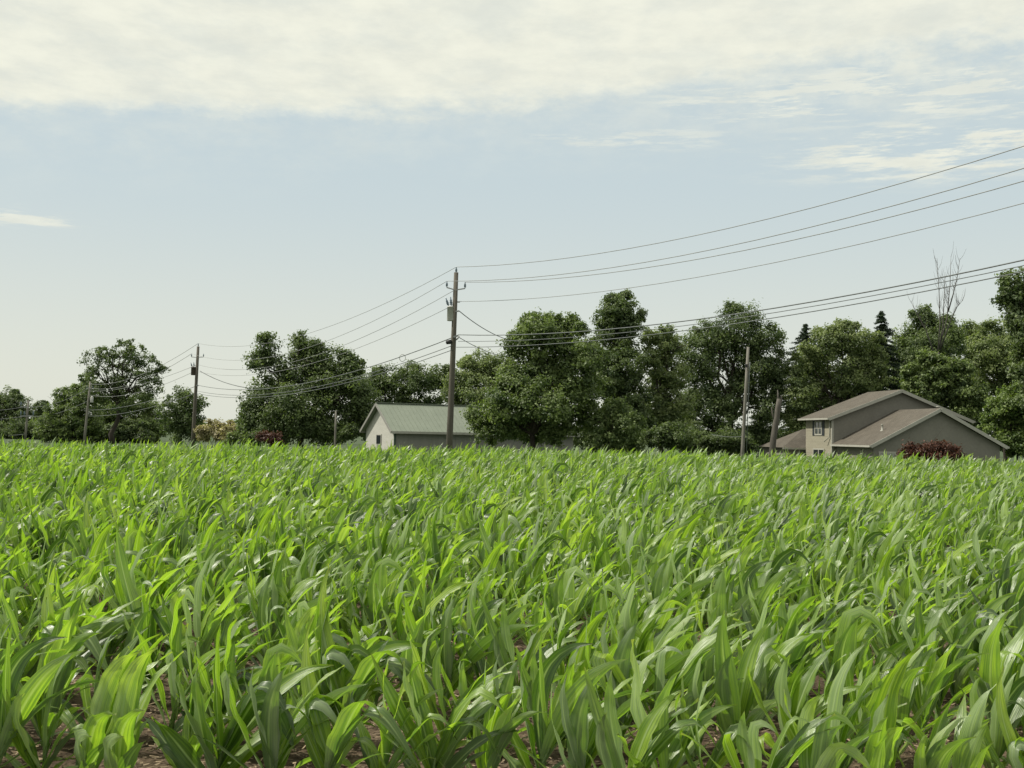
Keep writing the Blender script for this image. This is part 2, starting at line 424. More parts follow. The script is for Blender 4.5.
CORN_LABEL = 'young knee high corn plant with broad arching blades in the nearest rows of the field'
protos = []
for vi, P in enumerate(variants):
    parts = []
    V, Fq = stalk_geo(P); parts.append(quads('stalk', V, Fq, M['stalk']))
    for lf in P['leaves']:
        V, Fq, uv = leaf_geo(lf, 16, 4)
        parts.append(quads('leaf', V, Fq, M['corn'], uv=uv, attrs={'rnd': np.full(len(V), lf['rnd'])}))
    protos.append([parts, False])
for (x, y, z, vi, rz, sc, lean) in near:
    root = empty('corn_plant', (x, y, z)); root.rotation_euler = (0, lean, rz); root.scale = (sc,) * 3
    tag(root, CORN_LABEL, 'corn plant', 'corn plants in the nearest rows')
    parts, used = protos[vi]
    for o in parts:
        c = o
        if used: c = o.copy(); COL.objects.link(c)
        c.parent = root
    protos[vi][1] = True
for parts, used in protos:
    if not used:
        for o in parts: bpy.data.objects.remove(o)

def lod(ns, nw, skip=0):
    res = []
    for P in variants:
        Vs, Fs, Us, Rs = [], [], [], []; b = 0
        for lf in P['leaves'][skip:]:
            V, Fq, uv = leaf_geo(lf, ns, nw)
            Vs.append(V); Fs.append(Fq + b); Us.append(uv); Rs.append(np.full(len(V), lf['rnd'])); b += len(V)
        V, Fq = stalk_geo(P, 5)
        Vs.append(V); Fs.append(Fq + b); Us.append(np.full((len(V), 2), .2)); Rs.append(np.full(len(V), .45))
        res.append((np.concatenate(Vs), np.concatenate(Fs), np.concatenate(Us), np.concatenate(Rs)))
    return res
LODS = [lod(14, 4), lod(11, 4, 0), lod(8, 2, 1)]
Vs, Fs, Us, Rs = [], [], [], []; b = 0
for p in plants:
    if id(p) in nearset: continue
    x, y, z, vi, rz, sc, lean = p
    V, Fq, uv, rn = LODS[0 if y < 11 else 1 if y < 18 else 2][vi]
    V = V * sc; cl_, sl_ = math.cos(lean), math.sin(lean); c_, s_ = math.cos(rz), math.sin(rz)
    Xp = V[:, 0]*cl_ + V[:, 2]*sl_; Zp = -V[:, 0]*sl_ + V[:, 2]*cl_
    Vs.append(np.stack([x + Xp*c_ - V[:, 1]*s_, y + Xp*s_ + V[:, 1]*c_, z + Zp], -1))
    Fs.append(Fq + b); Us.append(uv); Rs.append(np.where(rn > .95, .95, np.clip(rn + RNG.normal(0, .18), 0, .9))); b += len(V)
tag(quads('corn_field', np.concatenate(Vs), np.concatenate(Fs), M['corn'], uv=np.concatenate(Us), attrs={'rnd': np.concatenate(Rs)}),
    'dense green corn crop filling the rest of the field behind the nearest rows', 'corn crop', kind='stuff')
print('plants', len(plants), 'quads', sum(len(f) for f in Fs))

# ------------------------------------------------------------------ trees
def crown_geo(blobs, D, density, leaf, gap, rng, flat=.75, droop=.0):
    extra = []; leaf = leaf * .82
    for bl in blobs:                                      # smaller side lobes make the outline uneven
        rx, ry = bl[2], (bl[3] if len(bl) > 3 else bl[2])
        for _ in range(3):
            a = rng.uniform(0, 2 * PI); f = rng.uniform(.2, .42)
            extra.append((bl[0] + math.cos(a) * rx * .9, bl[1] + math.sin(a) * ry * .9, rx * f, ry * f, rng.uniform(-.5, .5) / f * .6))
    blobs = list(blobs) + extra
    """leaf faces grown in clumps on the lobes of the crown; gaps are left between the clumps"""
    P, R, C = [], [], []; tree_cr = rng.uniform(.72, 1.15)
    for bl in blobs:
        px, py, rx = bl[:3]; ry = bl[3] if len(bl) > 3 else rx
        dj = bl[4] if len(bl) > 4 else rng.uniform(-.35, .35)
        rX = rx * D / F_PX; rZ = ry * D / F_PX; rY = (rX + rZ) * .5
        c = np.array(at(px, py, D + dj * rX * 2))
        cr = (.085 * (rX + rZ) + .22) * tree_cr                      # clump size
        nc = int(max(5, density * (rX * rZ + rX * rY + rZ * rY) / (cr * cr) * 1.45))
        dirs = norm(rng.normal(size=(nc, 3))); rad = rng.random(nc) ** .42 * np.where(rng.random(nc) < .14, rng.uniform(1.0, 1.28, nc), .97)
        keep = rng.random(nc) > gap
        cc = c + dirs * rad[:, None] * np.array([rX, rY, rZ]) * .95
        cc, rad2 = cc[keep], rad[keep]
        ct = rng.normal(0, .2, len(cc))
        for q, tt, rr in zip(cc, ct, rad2):
            nl = int(50 * (cr / leaf / 2.2) ** 1.35 * rng.uniform(.6, 1.4)) + 4
            off = rng.normal(size=(nl, 3)) * cr * np.array([.62, .62, .62 * flat])
            if droop: off[:, 2] -= droop * (off[:, 0]**2 + off[:, 1]**2) / cr
            P.append(q + off); R.append(np.clip(.42 + tt + .16 * (rr - .6) + off[:, 2] / cr * .2 + rng.normal(0, .13, nl), 0, 1))  # tint rises toward clump tops, light from above painted into the leaves
            o = off / cr + dirs[0] * 0 + np.array([0, 0, .8]) + (q - c) / np.array([rX, rY, rZ]) * .9
            C.append(o)
    P = np.concatenate(P); R = np.concatenate(R); O = norm(np.concatenate(C) + rng.normal(size=P.shape) * .9)
    n = len(P); T = norm(np.cross(O, rng.normal(size=(n, 3)))); B = np.cross(O, T)
    l = (leaf * (.65 + .7 * rng.random(n)))[:, None]
    q = np.stack([P - T*l*.6, P - B*l*.36 + O*l*.1, P + T*l*.6 - O*l*.08, P + B*l*.36 + O*l*.1], 1).reshape(-1, 3)
    return q, np.repeat(R, 4)

def limb_pts(a, b, rng, sag=.12, n=5):
    a, b = Vector(a), Vector(b); out = []
    for i in range(n + 1):
        s = i / n; p = a.lerp(b, s); p.z += math.sin(s * PI) * (b - a).length * sag * .5
        p += Vector(rng.normal(0, .03, 3)) * (b - a).length * (0 < i < n)
        out.append(p)
    return out

def ground_at(px, D): 
    p = at(px, 440, D); return Vector((p.x, D, gz(D)))

TREES = 0
def tree(name, label, cat, blobs, D, trunk_px, mat, density=1.0, leaf=.24, gap=.12, tr=.28, trunk_mat='bark', group=None, fork=.4, droop=0, seed=None):
    global TREES; TREES += 1
    rng = np.random.default_rng(seed or 100 + TREES)
    base = ground_at(trunk_px, D); root = empty(name, base); tag(root, label, cat, group)
    q, R = crown_geo(blobs, D, density, leaf, gap, rng, droop=droop)
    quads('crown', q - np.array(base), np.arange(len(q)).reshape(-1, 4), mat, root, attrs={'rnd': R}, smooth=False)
    cs = [at(b[0], b[1], D) for b in blobs]; cxm = sum((c for c in cs), Vector()) / len(cs)
    top = max(c.z for c in cs)
    fk = Vector((base.x * (1 - fork) + (base.x * .4 + cxm.x * .6) * fork, D, base.z + (top - base.z) * fork))
    mb = MB(base)
    mb.tube(limb_pts(base - Vector((0, 0, .1)), fk, rng, 0, 4), [tr * 1.1, tr * .85, tr * .75, tr * .68, tr * .6], 9)
    for b_, c in zip(blobs, cs):
        if c.z < fk.z - .5: c = Vector((c.x, c.y, c.z)); st = base.lerp(fk, .6)
        else: st = fk
        e_ = c + Vector((0, 0, b_[2] * D / F_PX * .5))
        pts = limb_pts(st, e_, rng)
        mb.tube(pts, [tr * .5, tr * .4, tr * .3, tr * .2, tr * .13, tr * .05], 6)
        for _ in range(4):
            i = rng.integers(2, 5); d = Vector(rng.normal(size=3)); d.z = abs(d.z) * .6
            mb.tube(limb_pts(pts[i], pts[i] + d.normalized() * b_[2] * D / F_PX * .9, rng, .1, 3), [tr * .2, tr * .15, tr * .1, tr * .04], 5)
    mb.build('trunk', M[trunk_mat], root)
    return root

G_DARK = leaf_mat('dark_foliage', (.036, .062, .022), (.16, .205, .082), .32)
G_MID = leaf_mat('mid_foliage', (.044, .074, .024), (.205, .26, .094), .34)
G_PALE = leaf_mat('pale_foliage', (.062, .095, .036), (.26, .305, .13), .34)
G_BRIGHT = leaf_mat('bright_foliage', (.042, .08, .022), (.22, .285, .09), .36)
G_NEEDLE = leaf_mat('needle_foliage', (.012, .026, .013), (.05, .08, .04), .15)
G_RED = leaf_mat('red_foliage', (.035, .014, .009), (.105, .038, .02), .2)
G_CREAM = leaf_mat('cream_blossom', (.16, .14, .07), (.5, .44, .27), .25)

tree('oak_tree', 'dark rounded tree at the far left edge behind the smallest pole', 'tree',
     [(4, 402, 18, 14), (20, 412, 13, 16), (-8, 420, 18, 18), (8, 430, 22, 14)], 285, 6, G_DARK, leaf=.5, tr=.3)
tree('oak_tree', 'small dark pointed tree top between the two left poles', 'tree',
     [(41, 408, 8, 8), (42, 424, 14, 14), (56, 432, 14, 11)], 300, 42, G_DARK, leaf=.5)
tree('maple_tree', 'mid green bushy tree just left of the airy tree', 'tree',
     [(68, 398, 15, 13), (84, 394, 14, 14), (60, 418, 22, 18), (84, 418, 18, 20), (52, 432, 18, 10), (80, 434, 18, 10)], 225, 72, G_MID, leaf=.42)
tree('ash_tree', 'airy open crowned tree with sky between its leaves and a dark forked trunk', 'tree',
     [(97, 362, 15, 15), (118, 357, 17, 17), (140, 362, 16, 17), (153, 378, 13, 15), (100, 384, 18, 14), (128, 384, 20, 16), (90, 372, 9, 9), (161, 369, 8, 7), (132, 350, 9, 9), (108, 352, 9, 7), (92, 396, 18, 13), (138, 398, 20, 13), (150, 390, 14, 12), (116, 402, 18, 12)],
     212, 114, G_DARK, density=.42, leaf=.42, gap=.4, tr=.55, fork=.45)
tree('hedge_tree', 'low wide green thicket behind the trunk of the airy tree', 'tree',
     [(112, 410, 16, 14), (140, 408, 20, 16), (132, 428, 26, 14), (104, 430, 18, 12), (156, 424, 14, 16)], 245, 138, G_MID, leaf=.42)
tree('maple_tree', 'mid sized loose tree just left of the second tallest pole', 'tree',
     [(181, 398, 14, 12), (172, 412, 14, 14), (190, 414, 14, 16), (198, 404, 8, 8), (178, 430, 16, 12), (196, 432, 12, 10)], 135, 180, G_DARK, density=.8, leaf=.3, gap=.25)
tree('silver_maple', 'large dark tree with two ragged tufts on top left of the green roof', 'tree',
     [(268, 352, 12, 18), (258, 362, 11, 12), (301, 350, 15, 16), (296, 376, 26, 26), (328, 366, 24, 22), (338, 384, 26, 24), (350, 358, 9, 8),
      (268, 398, 26, 22), (300, 410, 34, 26), (342, 412, 30, 26), (266, 424, 26, 16), (254, 412, 14, 14), (320, 432, 34, 14), (362, 398, 16, 18), (316, 346, 8, 8), (353, 366, 10, 10)],
     106, 300, G_DARK, leaf=.27, gap=.1, tr=.45, fork=.3)
tree('oak_tree', 'dark green tree with an even top behind the ridge of the green roof', 'tree',
     [(366, 386, 20, 16), (392, 382, 20, 17), (418, 381, 20, 16), (440, 380, 16, 15), (380, 408, 26, 18), (420, 408, 26, 18)], 132, 405, G_DARK, leaf=.28)
tree('maple_tree', 'pale rounded tree behind the right side of the tallest pole', 'tree',
     [(484, 366, 20, 18), (466, 376, 14, 15), (500, 372, 15, 20), (480, 394, 26, 20), (452, 390, 12, 14)], 125, 482, G_PALE, leaf=.27)
tree('maple_tree', 'big round green maple covering the right half of the green roof', 'tree',
     [(538, 336, 26, 24), (538, 324, 15, 14), (552, 326, 12, 12), (524, 330, 12, 12), (518, 342, 15, 14), (562, 340, 24, 22), (576, 362, 26, 26), (540, 366, 34, 28), (582, 388, 22, 28), (520, 386, 22, 22), (506, 404, 26, 22), (484, 416, 20, 15),
      (552, 402, 36, 28), (494, 430, 22, 12), (534, 428, 28, 14), (584, 420, 20, 20), (552, 434, 14, 9), (588, 352, 12, 16)], 84, 530, G_MID, leaf=.24, gap=.1, tr=.3, fork=.3)
tree('oak_tree', 'tall narrow dark tree rising behind the right side of the round maple', 'tree',
     [(619, 310, 20, 16), (610, 318, 17, 16), (628, 324, 15, 18), (612, 340, 22, 20), (622, 364, 22, 24), (628, 392, 24, 24), (606, 380, 20, 24), (634, 420, 20, 22)], 102, 616, G_DARK, leaf=.26, gap=.14, tr=.4, fork=.5)
tree('small_tree', 'short bushy tree at the right foot of the round maple', 'tree',
     [(614, 412, 16, 14), (604, 424, 16, 14), (626, 424, 16, 16), (610, 438, 22, 10)], 82, 612, G_MID, leaf=.2, tr=.14)
tree('locust_tree', 'pale loose leaved tree with sky showing through beside the tall narrow tree', 'tree',
     [(658, 340, 16, 14), (672, 346, 16, 16), (652, 362, 15, 18), (672, 374, 18, 20), (660, 398, 20, 20), (676, 414, 20, 20), (654, 426, 18, 18)], 104, 662, G_PALE, density=.9, leaf=.25, gap=.18, tr=.3)
tree('oak_tree', 'broad dark tree with a lobed top behind the bare utility pole', 'tree',
     [(738, 326, 26, 20), (714, 336, 20, 18), (762, 342, 20, 20), (694, 352, 18, 20), (726, 352, 28, 22), (758, 366, 22, 20), (776, 366, 13, 16), (700, 380, 22, 24), (744, 388, 20, 18), (774, 388, 12, 18),
      (690, 408, 24, 24), (720, 410, 20, 22), (766, 412, 14, 20), (684, 432, 26, 16), (724, 434, 26, 14), (764, 436, 18, 12)], 117, 730, G_DARK, density=1.0, leaf=.25, gap=.12, tr=.5, fork=.35)
tree('linden_tree', 'broad light green tree behind the left roof of the tan house', 'tree',
     [(848, 340, 24, 18), (826, 346, 18, 18), (866, 350, 18, 20), (812, 368, 22, 24), (846, 368, 30, 26), (872, 374, 16, 22), (800, 394, 18, 22), (826, 402, 28, 26), (858, 404, 26, 22), (798, 424, 18, 18), (826, 430, 22, 16)], 116, 836, G_PALE, leaf=.25, gap=.08, tr=.4, fork=.3)
tree('oak_tree', 'dim green tree between the spruce and the bare dead tree', 'tree',
     [(908, 336, 14, 14), (900, 352, 18, 18), (916, 366, 22, 22), (896, 384, 22, 20), (914, 350, 12, 12)], 128, 906, G_MID, leaf=.28)
tree('cedar_tree', 'feathery dark evergreen at the foot of the bare dead tree', 'tree',
     [(935, 326, 18, 14), (922, 318, 10, 12), (948, 330, 14, 14), (936, 344, 26, 20), (930, 366, 30, 22)], 120, 934, G_DARK, leaf=.26, droop=.2)
tree('maple_tree', 'glossy dark green maple behind the ridge of the tan house', 'tree',
     [(936, 370, 22, 16), (918, 380, 17, 15), (956, 380, 20, 18), (946, 398, 30, 20), (968, 404, 20, 22), (918, 398, 20, 18), (970, 424, 20, 18)], 106, 940, G_MID, leaf=.3, gap=.1, tr=.3)
tree('poplar_tree', 'thin crowned pale tree with gaps right of the bare dead tree', 'tree',
     [(966, 332, 13, 12), (978, 330, 12, 12), (970, 352, 18, 18), (962, 344, 12, 12), (976, 376, 18, 18)], 135, 970, G_PALE, density=.7, leaf=.3, gap=.28)
tree('maple_tree', 'mid green tree filling the gap behind the right edge tree', 'tree',
     [(998, 338, 18, 18), (986, 350, 16, 18), (1010, 360, 24, 24), (990, 380, 22, 20), (1016, 392, 24, 22), (1040, 370, 24, 30)], 130, 1004, G_PALE, leaf=.28)
tree('cottonwood_tree', 'large leaved dark tree cut off by the right edge of the picture', 'tree',
     [(1018, 284, 16, 14), (1012, 302, 14, 12), (1034, 296, 22, 22), (1022, 322, 18, 18), (1040, 330, 26, 26), (1026, 350, 18, 16), (1046, 366, 28, 28), (1050, 396, 30, 26)], 92, 1046, G_DARK, leaf=.32, gap=.2, tr=.35)
tree('young_tree', 'bright yellow green young tree beside the right end of the tan house', 'tree',
     [(1014, 396, 18, 14), (1002, 408, 17, 12), (1026, 406, 18, 16), (1000, 422, 18, 14), (1018, 428, 22, 18), (1036, 430, 20, 20), (1012, 442, 20, 12), (1030, 446, 20, 14)], 97, 1018, G_BRIGHT, leaf=.26, tr=.14)

# flowering, red and low bushes along the edge of the field
tree('flowering_bush', 'rounded cream blossoming bush right of the second tallest pole', 'bush', [(213, 428, 11, 8), (204, 434, 8, 8), (222, 436, 10, 8)], 118, 213, G_CREAM, leaf=.26, tr=.05)
tree('flowering_bush', 'smaller cream blossoming bush nearer the ragged dark tree', 'bush', [(230, 429, 7, 6), (237, 433, 6, 6)], 122, 232, G_CREAM, leaf=.24, tr=.05)
tree('low_bush', 'low green bush between the cream bushes and the ragged dark tree', 'bush', [(244, 432, 10, 9), (252, 438, 10, 7), (236, 440, 10, 6)], 112, 246, G_MID, leaf=.24, tr=.05)
tree('red_bush', 'small dark red bush in the shade below the ragged dark tree', 'bush', [(264, 437, 8, 5), (274, 438, 8, 5)], 92, 268, G_RED, leaf=.18, tr=.05)
tree('red_bush', 'round dark red bush in front of the tan gable wall', 'bush',
     [(918, 450, 14, 8), (934, 448, 14, 8), (947, 451, 13, 8), (908, 454, 11, 8), (956, 455, 8, 6), (928, 457, 28, 8)], 76, 928, G_RED, leaf=.17, gap=.05, tr=.06)

for lb, x0, n_, D_, mt in (('dark thicket behind the foot of the bare pole and the broken trunk', 768, 7, 126, G_DARK), ('dark thicket at the right end of the green roofed barn', 592, 6, 112, G_DARK), ('dark undergrowth thicket at the foot of the tall narrow tree', 640, 6, 92, G_DARK), ('dark undergrowth thicket below the broad dark tree', 706, 7, 108, G_DARK),
                       ('low green thicket left of the short post and below the ragged dark tree', 304, 6, 104, G_DARK), ('low dark thicket below the airy tree', 104, 9, 240, G_DARK), ('low dark thicket at the far left edge', 10, 7, 275, G_DARK)):
    rg = np.random.default_rng(int(x0)); tree('thicket', lb, 'bush', [(x0 - 40 + 80 * i / (n_ - 1), 440 + (x0 - 512) * .019 + rg.uniform(-9, 5), rg.uniform(8, 17), rg.uniform(6, 14)) for i in range(n_)], D_, x0, mt, leaf=.24 if D_ < 200 else .45, tr=.06)

# spruce with whorled branches
def spruce(label, px, top, bot, D, halfw, name='spruce_tree'):
    rng = np.random.default_rng(int(px)); base = ground_at(px, D); tp = at(px, top, D); root = empty(name, base); tag(root, label, 'tree')
    H = tp.z - base.z; wmax = halfw * D / F_PX; P, O, R = [], [], []
    mb = MB(base); mb.tube([base, base.lerp(tp, .5), tp], [.22, .13, .02], 8)
    z = 1.5
    while z < H - .1:
        s = 1 - z / H; nb = 9
        for _ in range(nb):
            a = rng.random() * 2 * PI; Lb = wmax * s * rng.uniform(.55, 1.1) + .12 + 1.0 * min(s * 5, 1) * rng.random()
            b0 = Vector((base.x, base.y, base.z + z)); tipp = b0 + Vector((math.cos(a) * Lb, math.sin(a) * Lb, -.18 * Lb))
            b0.z += rng.uniform(-.2, .2); tipp.z += rng.uniform(-.3, .2); mb.tube([b0, tipp], [.03, .008], 4, False)
            k = int(40 + 70 * Lb); ss = rng.random(k)
            pts = np.array(b0)[None] + (np.array(tipp) - np.array(b0))[None] * ss[:, None] + rng.normal(size=(k, 3)) * np.array([.16, .16, .08]) * (.6 + .5 * s)
            P.append(pts); R.append(np.clip(rng.normal(.4, .2, k), 0, 1))
        z += .42 + .4 * s
    P = np.concatenate(P); R = np.concatenate(R); n = len(P)
    O = norm(rng.normal(size=(n, 3)) + np.array([0, 0, .7])); T = norm(np.cross(O, rng.normal(size=(n, 3)))); B = np.cross(O, T); l = .2
    q = np.stack([P - T*l*.7, P - B*l*.2, P + T*l*.7, P + B*l*.2], 1).reshape(-1, 3)
    quads('crown', q - np.array(base), np.arange(len(q)).reshape(-1, 4), G_NEEDLE, root, attrs={'rnd': np.repeat(R, 4)}, smooth=False)
    mb.build('trunk', M['bark'], root)
spruce('dark pointed spruce with layered branches behind the tan house roof', 881, 312, 440, 119, 62)
spruce('dark evergreen tip poking out left of the broad light green tree', 805, 324, 440, 134, 84, 'pine_tree')

# bare dead tree: several straight stems with fine twigs
rng = np.random.default_rng(3); D = 114
base = ground_at(938, D); root = empty('dead_tree', base); tag(root, 'bare dead tree with thin grey stems standing above the green crowns', 'tree')
mb = MB(base); fork = at(938, 352, D)
mb.tube([base, at(938, 400, D), fork], [.26, .2, .14], 8)
mb.build('trunk', M['grey_wood'], root)
stems = [[(938, 352), (940, 322), (939, 290), (937, 258)], [(939, 350), (943, 325), (944, 300), (945, 272)], [(940, 345), (947, 318), (950, 285), (951, 256)],
         [(940, 350), (950, 322), (957, 307), (963, 300)], [(936, 360), (926, 330), (917, 314), (911, 302)], [(948, 312), (953, 295), (957, 278), (960, 258)]]
for st in stems:
    pts = [at(x, y, D + rng.uniform(-.4, .4)) for x, y in st]
    mb = MB(base); mb.tube(pts, [.075, .055, .036, .012], 6)
    for _ in range(15):
        i = rng.integers(1, 3); a = pts[i].lerp(pts[i + 1], rng.random()); s = rng.choice([-1, 1])
        e_ = a + Vector((s * rng.uniform(.12, .6), rng.uniform(-.3, .3), rng.uniform(.8, 1.8)))
        mb.tube([a, a.lerp(e_, .5) + Vector((s * .08, 0, -.05)), e_], [.018, .012, .005], 4, False)
    mb.build('stem', M['grey_wood'], root)

# broken trunk left of the house
D = 90; base = ground_at(771, D); root = empty('broken_tree', base)
tag(root, 'pale leaning broken trunk without branches left of the tan house', 'tree')
mb = MB(base); pts = [base, at(773, 442, D), at(775.5, 425, D), at(778, 408, D), at(779.5, 399, D)]
mb.tube(pts, [.3, .25, .24, .22, .21], 12); tp = pts[-1]
mb.tube([tp - Vector((.08, 0, .3)), tp + Vector((-.16, 0, .75))], [.14, .03], 7); mb.tube([at(775.8, 424, 90), at(772.5, 414, 90), at(771.5, 407, 90)], [.1, .07, .02], 7)
mb.tube([tp + Vector((.12, 0, -.1)), tp + Vector((.18, .05, .32))], [.12, .03], 7)
mb.build('trunk', M['pale_bark'], root)

# far wood along the horizon (one mass)
bl = []
rng = np.random.default_rng(21)
for x in np.linspace(-160, 1190, 62):
    bl.append((x, 434 + (x - 512) * .019 + rng.uniform(-3, 2), rng.uniform(12, 17), rng.uniform(5.5, 9)))
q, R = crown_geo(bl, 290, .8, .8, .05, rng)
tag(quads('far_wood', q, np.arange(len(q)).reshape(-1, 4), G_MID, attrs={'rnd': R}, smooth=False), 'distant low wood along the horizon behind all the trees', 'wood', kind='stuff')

# ------------------------------------------------------------------ barn
bp = at(394.5, 440, 92); base = Vector((bp.x, 92, gz(92))); BETA = math.radians(27)
barn = empty('barn', base, BETA); tag(barn, 'low barn with a pale green metal roof behind the tallest pole', 'barn')
ez, rz_ = 1.51 - base.z, 3.67 - base.z; BW, BL = 7.0, 17.2
MB().prism([(0, 0), (0, ez), (BL, ez), (BL, 0)], .02, BW - .02).build('wall', M['barn_wall'], barn)
for x0, x1 in ((-.03, .0), (BL, BL + .03)):
    MB().add([(x0 if x0 < 0 else x1, 0, 0), (x0 if x0 < 0 else x1, BW, 0), (x0 if x0 < 0 else x1, BW, ez), (x0 if x0 < 0 else x1, BW/2, rz_ - .1), (x0 if x0 < 0 else x1, 0, ez),
              (x1 if x0 < 0 else x0, 0, 0), (x1 if x0 < 0 else x0, BW, 0), (x1 if x0 < 0 else x0, BW, ez), (x1 if x0 < 0 else x0, BW/2, rz_ - .1), (x1 if x0 < 0 else x0, 0, ez)],
             [(4,3,2,1,0), (5,6,7,8,9), (0,1,6,5), (1,2,7,6), (2,3,8,7), (3,4,9,8), (4,0,5,9)]).build('gable_wall', M['pale_wall'], barn)
ov, oy = .45, .4; sl_ = (rz_ - ez) / (BW / 2)
for sgn in (0, 1):
    mb = MB(); ye = -oy if sgn == 0 else BW + oy; ze = ez - sl_ * oy + .08
    cor = [(-ov, ye, ze), (BL + ov, ye, ze), (BL + ov, BW/2, rz_ + .08), (-ov, BW/2, rz_ + .08)]
    mb.slab(cor, .06)
    for i in range(44):
        x = -ov + .1 + i * (BL + 2*ov - .2) / 43
        mb.beam((x, ye, ze + .015), (x, BW/2, rz_ + .095), .03, .018)
    mb.build('roof', M['green_metal'], barn)
    MB().beam((-ov, ye - .03 if sgn == 0 else ye + .03, ze - .09), (BL + ov, ye - .03 if sgn == 0 else ye + .03, ze - .09), .05, .2).build('fascia', M['trim'], barn)
MB().beam((-ov, BW/2, rz_ + .12), (BL + ov, BW/2, rz_ + .12), .3, .05).build('ridge_cap', M['green_metal'], barn)
mb = MB()
for x in (-ov - .025, BL + ov + .025):
    for ye in (-oy, BW + oy): mb.beam((x, ye, ez - sl_*oy - .02), (x, BW/2, rz_ - .02), .05, .22)
mb.build('rake_trim', M['barn_wall'], barn)
for y_ in (-.02, BW + .02): MB().box((-.06, y_ - .06, 0), (.1, y_ + .06, ez - .12)).build('corner_trim', M['green_trim'], barn)
wn = MB().box((-.09, 3.0, ez - 1.35), (-.035, 4.2, ez - .45)).build('window', M['trim'], barn)
MB().box((-.11, 3.1, ez - 1.27), (-.093, 4.1, ez - .53)).build('pane', M['glass'], wn)
dr = MB().box((-.08, .7, 0), (-.034, 1.7, 1.35)).build('door', M['pale_wall'], barn)

# ------------------------------------------------------------------ house
hp = at(832, 440, 92); AL = math.radians(7)
hb = Vector((hp.x, 92, gz(92))); house = empty('house', hb, AL)
tag(house, 'tan two storey house with brown shingle roofs and a garage gable', 'house')
o_ = -hb.z + .15
W1, L1, E1, R1 = 11.9, 5.6, 3.08 + o_, 5.4 + o_
MB().prism([(0, 0), (W1, 0), (W1, E1), (W1/2, R1 - .12), (0, E1)], 0, L1).build('wall', M['stucco'], house)
def gable_roof(x0, x1, xr, y0, y1, zb0, zr, oh, oy0, oy1, thick=.16):
    """zb0 height of the wall top at x0; one slab a side, rakes and gutters in trim"""
    sl = (zr - zb0) / (xr - x0); zt = .12
    for side in (0, 1):
        xe = x0 - oh if side == 0 else x1 + oh; ze = zr - sl * abs(xr - xe) + zt
        MB().slab([(xe, y0 - oy0, ze), (xr, y0 - oy0, zr + zt), (xr, y1 + oy1, zr + zt), (xe, y1 + oy1, ze)] if side else
                  [(xe, y0 - oy0, ze), (xe, y1 + oy1, ze), (xr, y1 + oy1, zr + zt), (xr, y0 - oy0, zr + zt)][::-1], thick).build('roof', M['shingle'], house)
        MB().beam((xe, y0 - oy0 - .03, ze - .13), (xr, y0 - oy0 - .03, zr + zt - .13), .05, .26).build('rake_board', M['trim'], house)
        xg = xe - .07 if side == 0 else xe + .07
        MB().beam((xg, y0 - oy0 - .05, ze - .1), (xg, y1 + oy1, ze - .1), .14, .15).build('gutter', M['trim'], house)
gable_roof(0, W1, W1/2, 0, L1, E1, R1, .45, .4, .5)
mb = MB()                                                # left face boards in a paler colour, its sunlight painted in
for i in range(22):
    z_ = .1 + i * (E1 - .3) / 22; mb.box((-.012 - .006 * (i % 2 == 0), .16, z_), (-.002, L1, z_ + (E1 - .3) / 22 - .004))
mb.build('sunlit_boards', M['sunlit_boards'], house)
# garage block in front
X0, X1, XR, L2, E2, R2 = .35, 10.75, 5.65, 7.0, .92 + o_, 3.68 + o_
MB().prism([(X0, 0), (X1, 0), (X1, E2), (XR, R2 - .1), (X0, E2)], -L2, -.004).build('wall', M['stucco'], house)
gable_roof(X0, X1, XR, -L2, -.02, E2, R2, .4, .4, 0)
# wing at the back left with a hipped roof
xa, xb, ya, yb, ew, hw = -1.7, 7.0, 6.1, 12.0, .42 + o_, 2.1 + o_
MB().box((xa, ya, 0), (xb, yb, ew)).build('wall', M['stucco'], house)
A, B, C_, D_ = (xa-.4, ya-.4, ew), (xb, ya-.4, ew), (xb, yb, ew), (xa-.4, yb, ew); ym = (ya + yb) / 2 - .2; P1, P2 = (xa + 2.7, ym, hw), (xb, ym, hw)
mb = MB(); mb.add([A, B, C_, D_, P1, P2], [(0, 1, 5, 4), (0, 4, 3), (4, 5, 2, 3), (3, 2, 1, 0), (1, 2, 5)]); mb.build('roof', M['shingle'], house)
MB().beam((xa-.4, ya-.46, ew-.08), (xb, ya-.46, ew-.08), .1, .15).build('gutter', M['trim'], house)
# corner board, downspout
MB().box((-.04, -.04, 0), (.12, .12, E1 - .3)).build('corner_board', M['trim'], house)
mb = MB(); mb.tube([(-.12, .3, E1 - .28), (-.09, .3, E1 - .5), (-.09, .3, E2 + .5), (-.3, .9, E2 + .1)], .045, 6); mb.build('downspout', M['trim'], house)
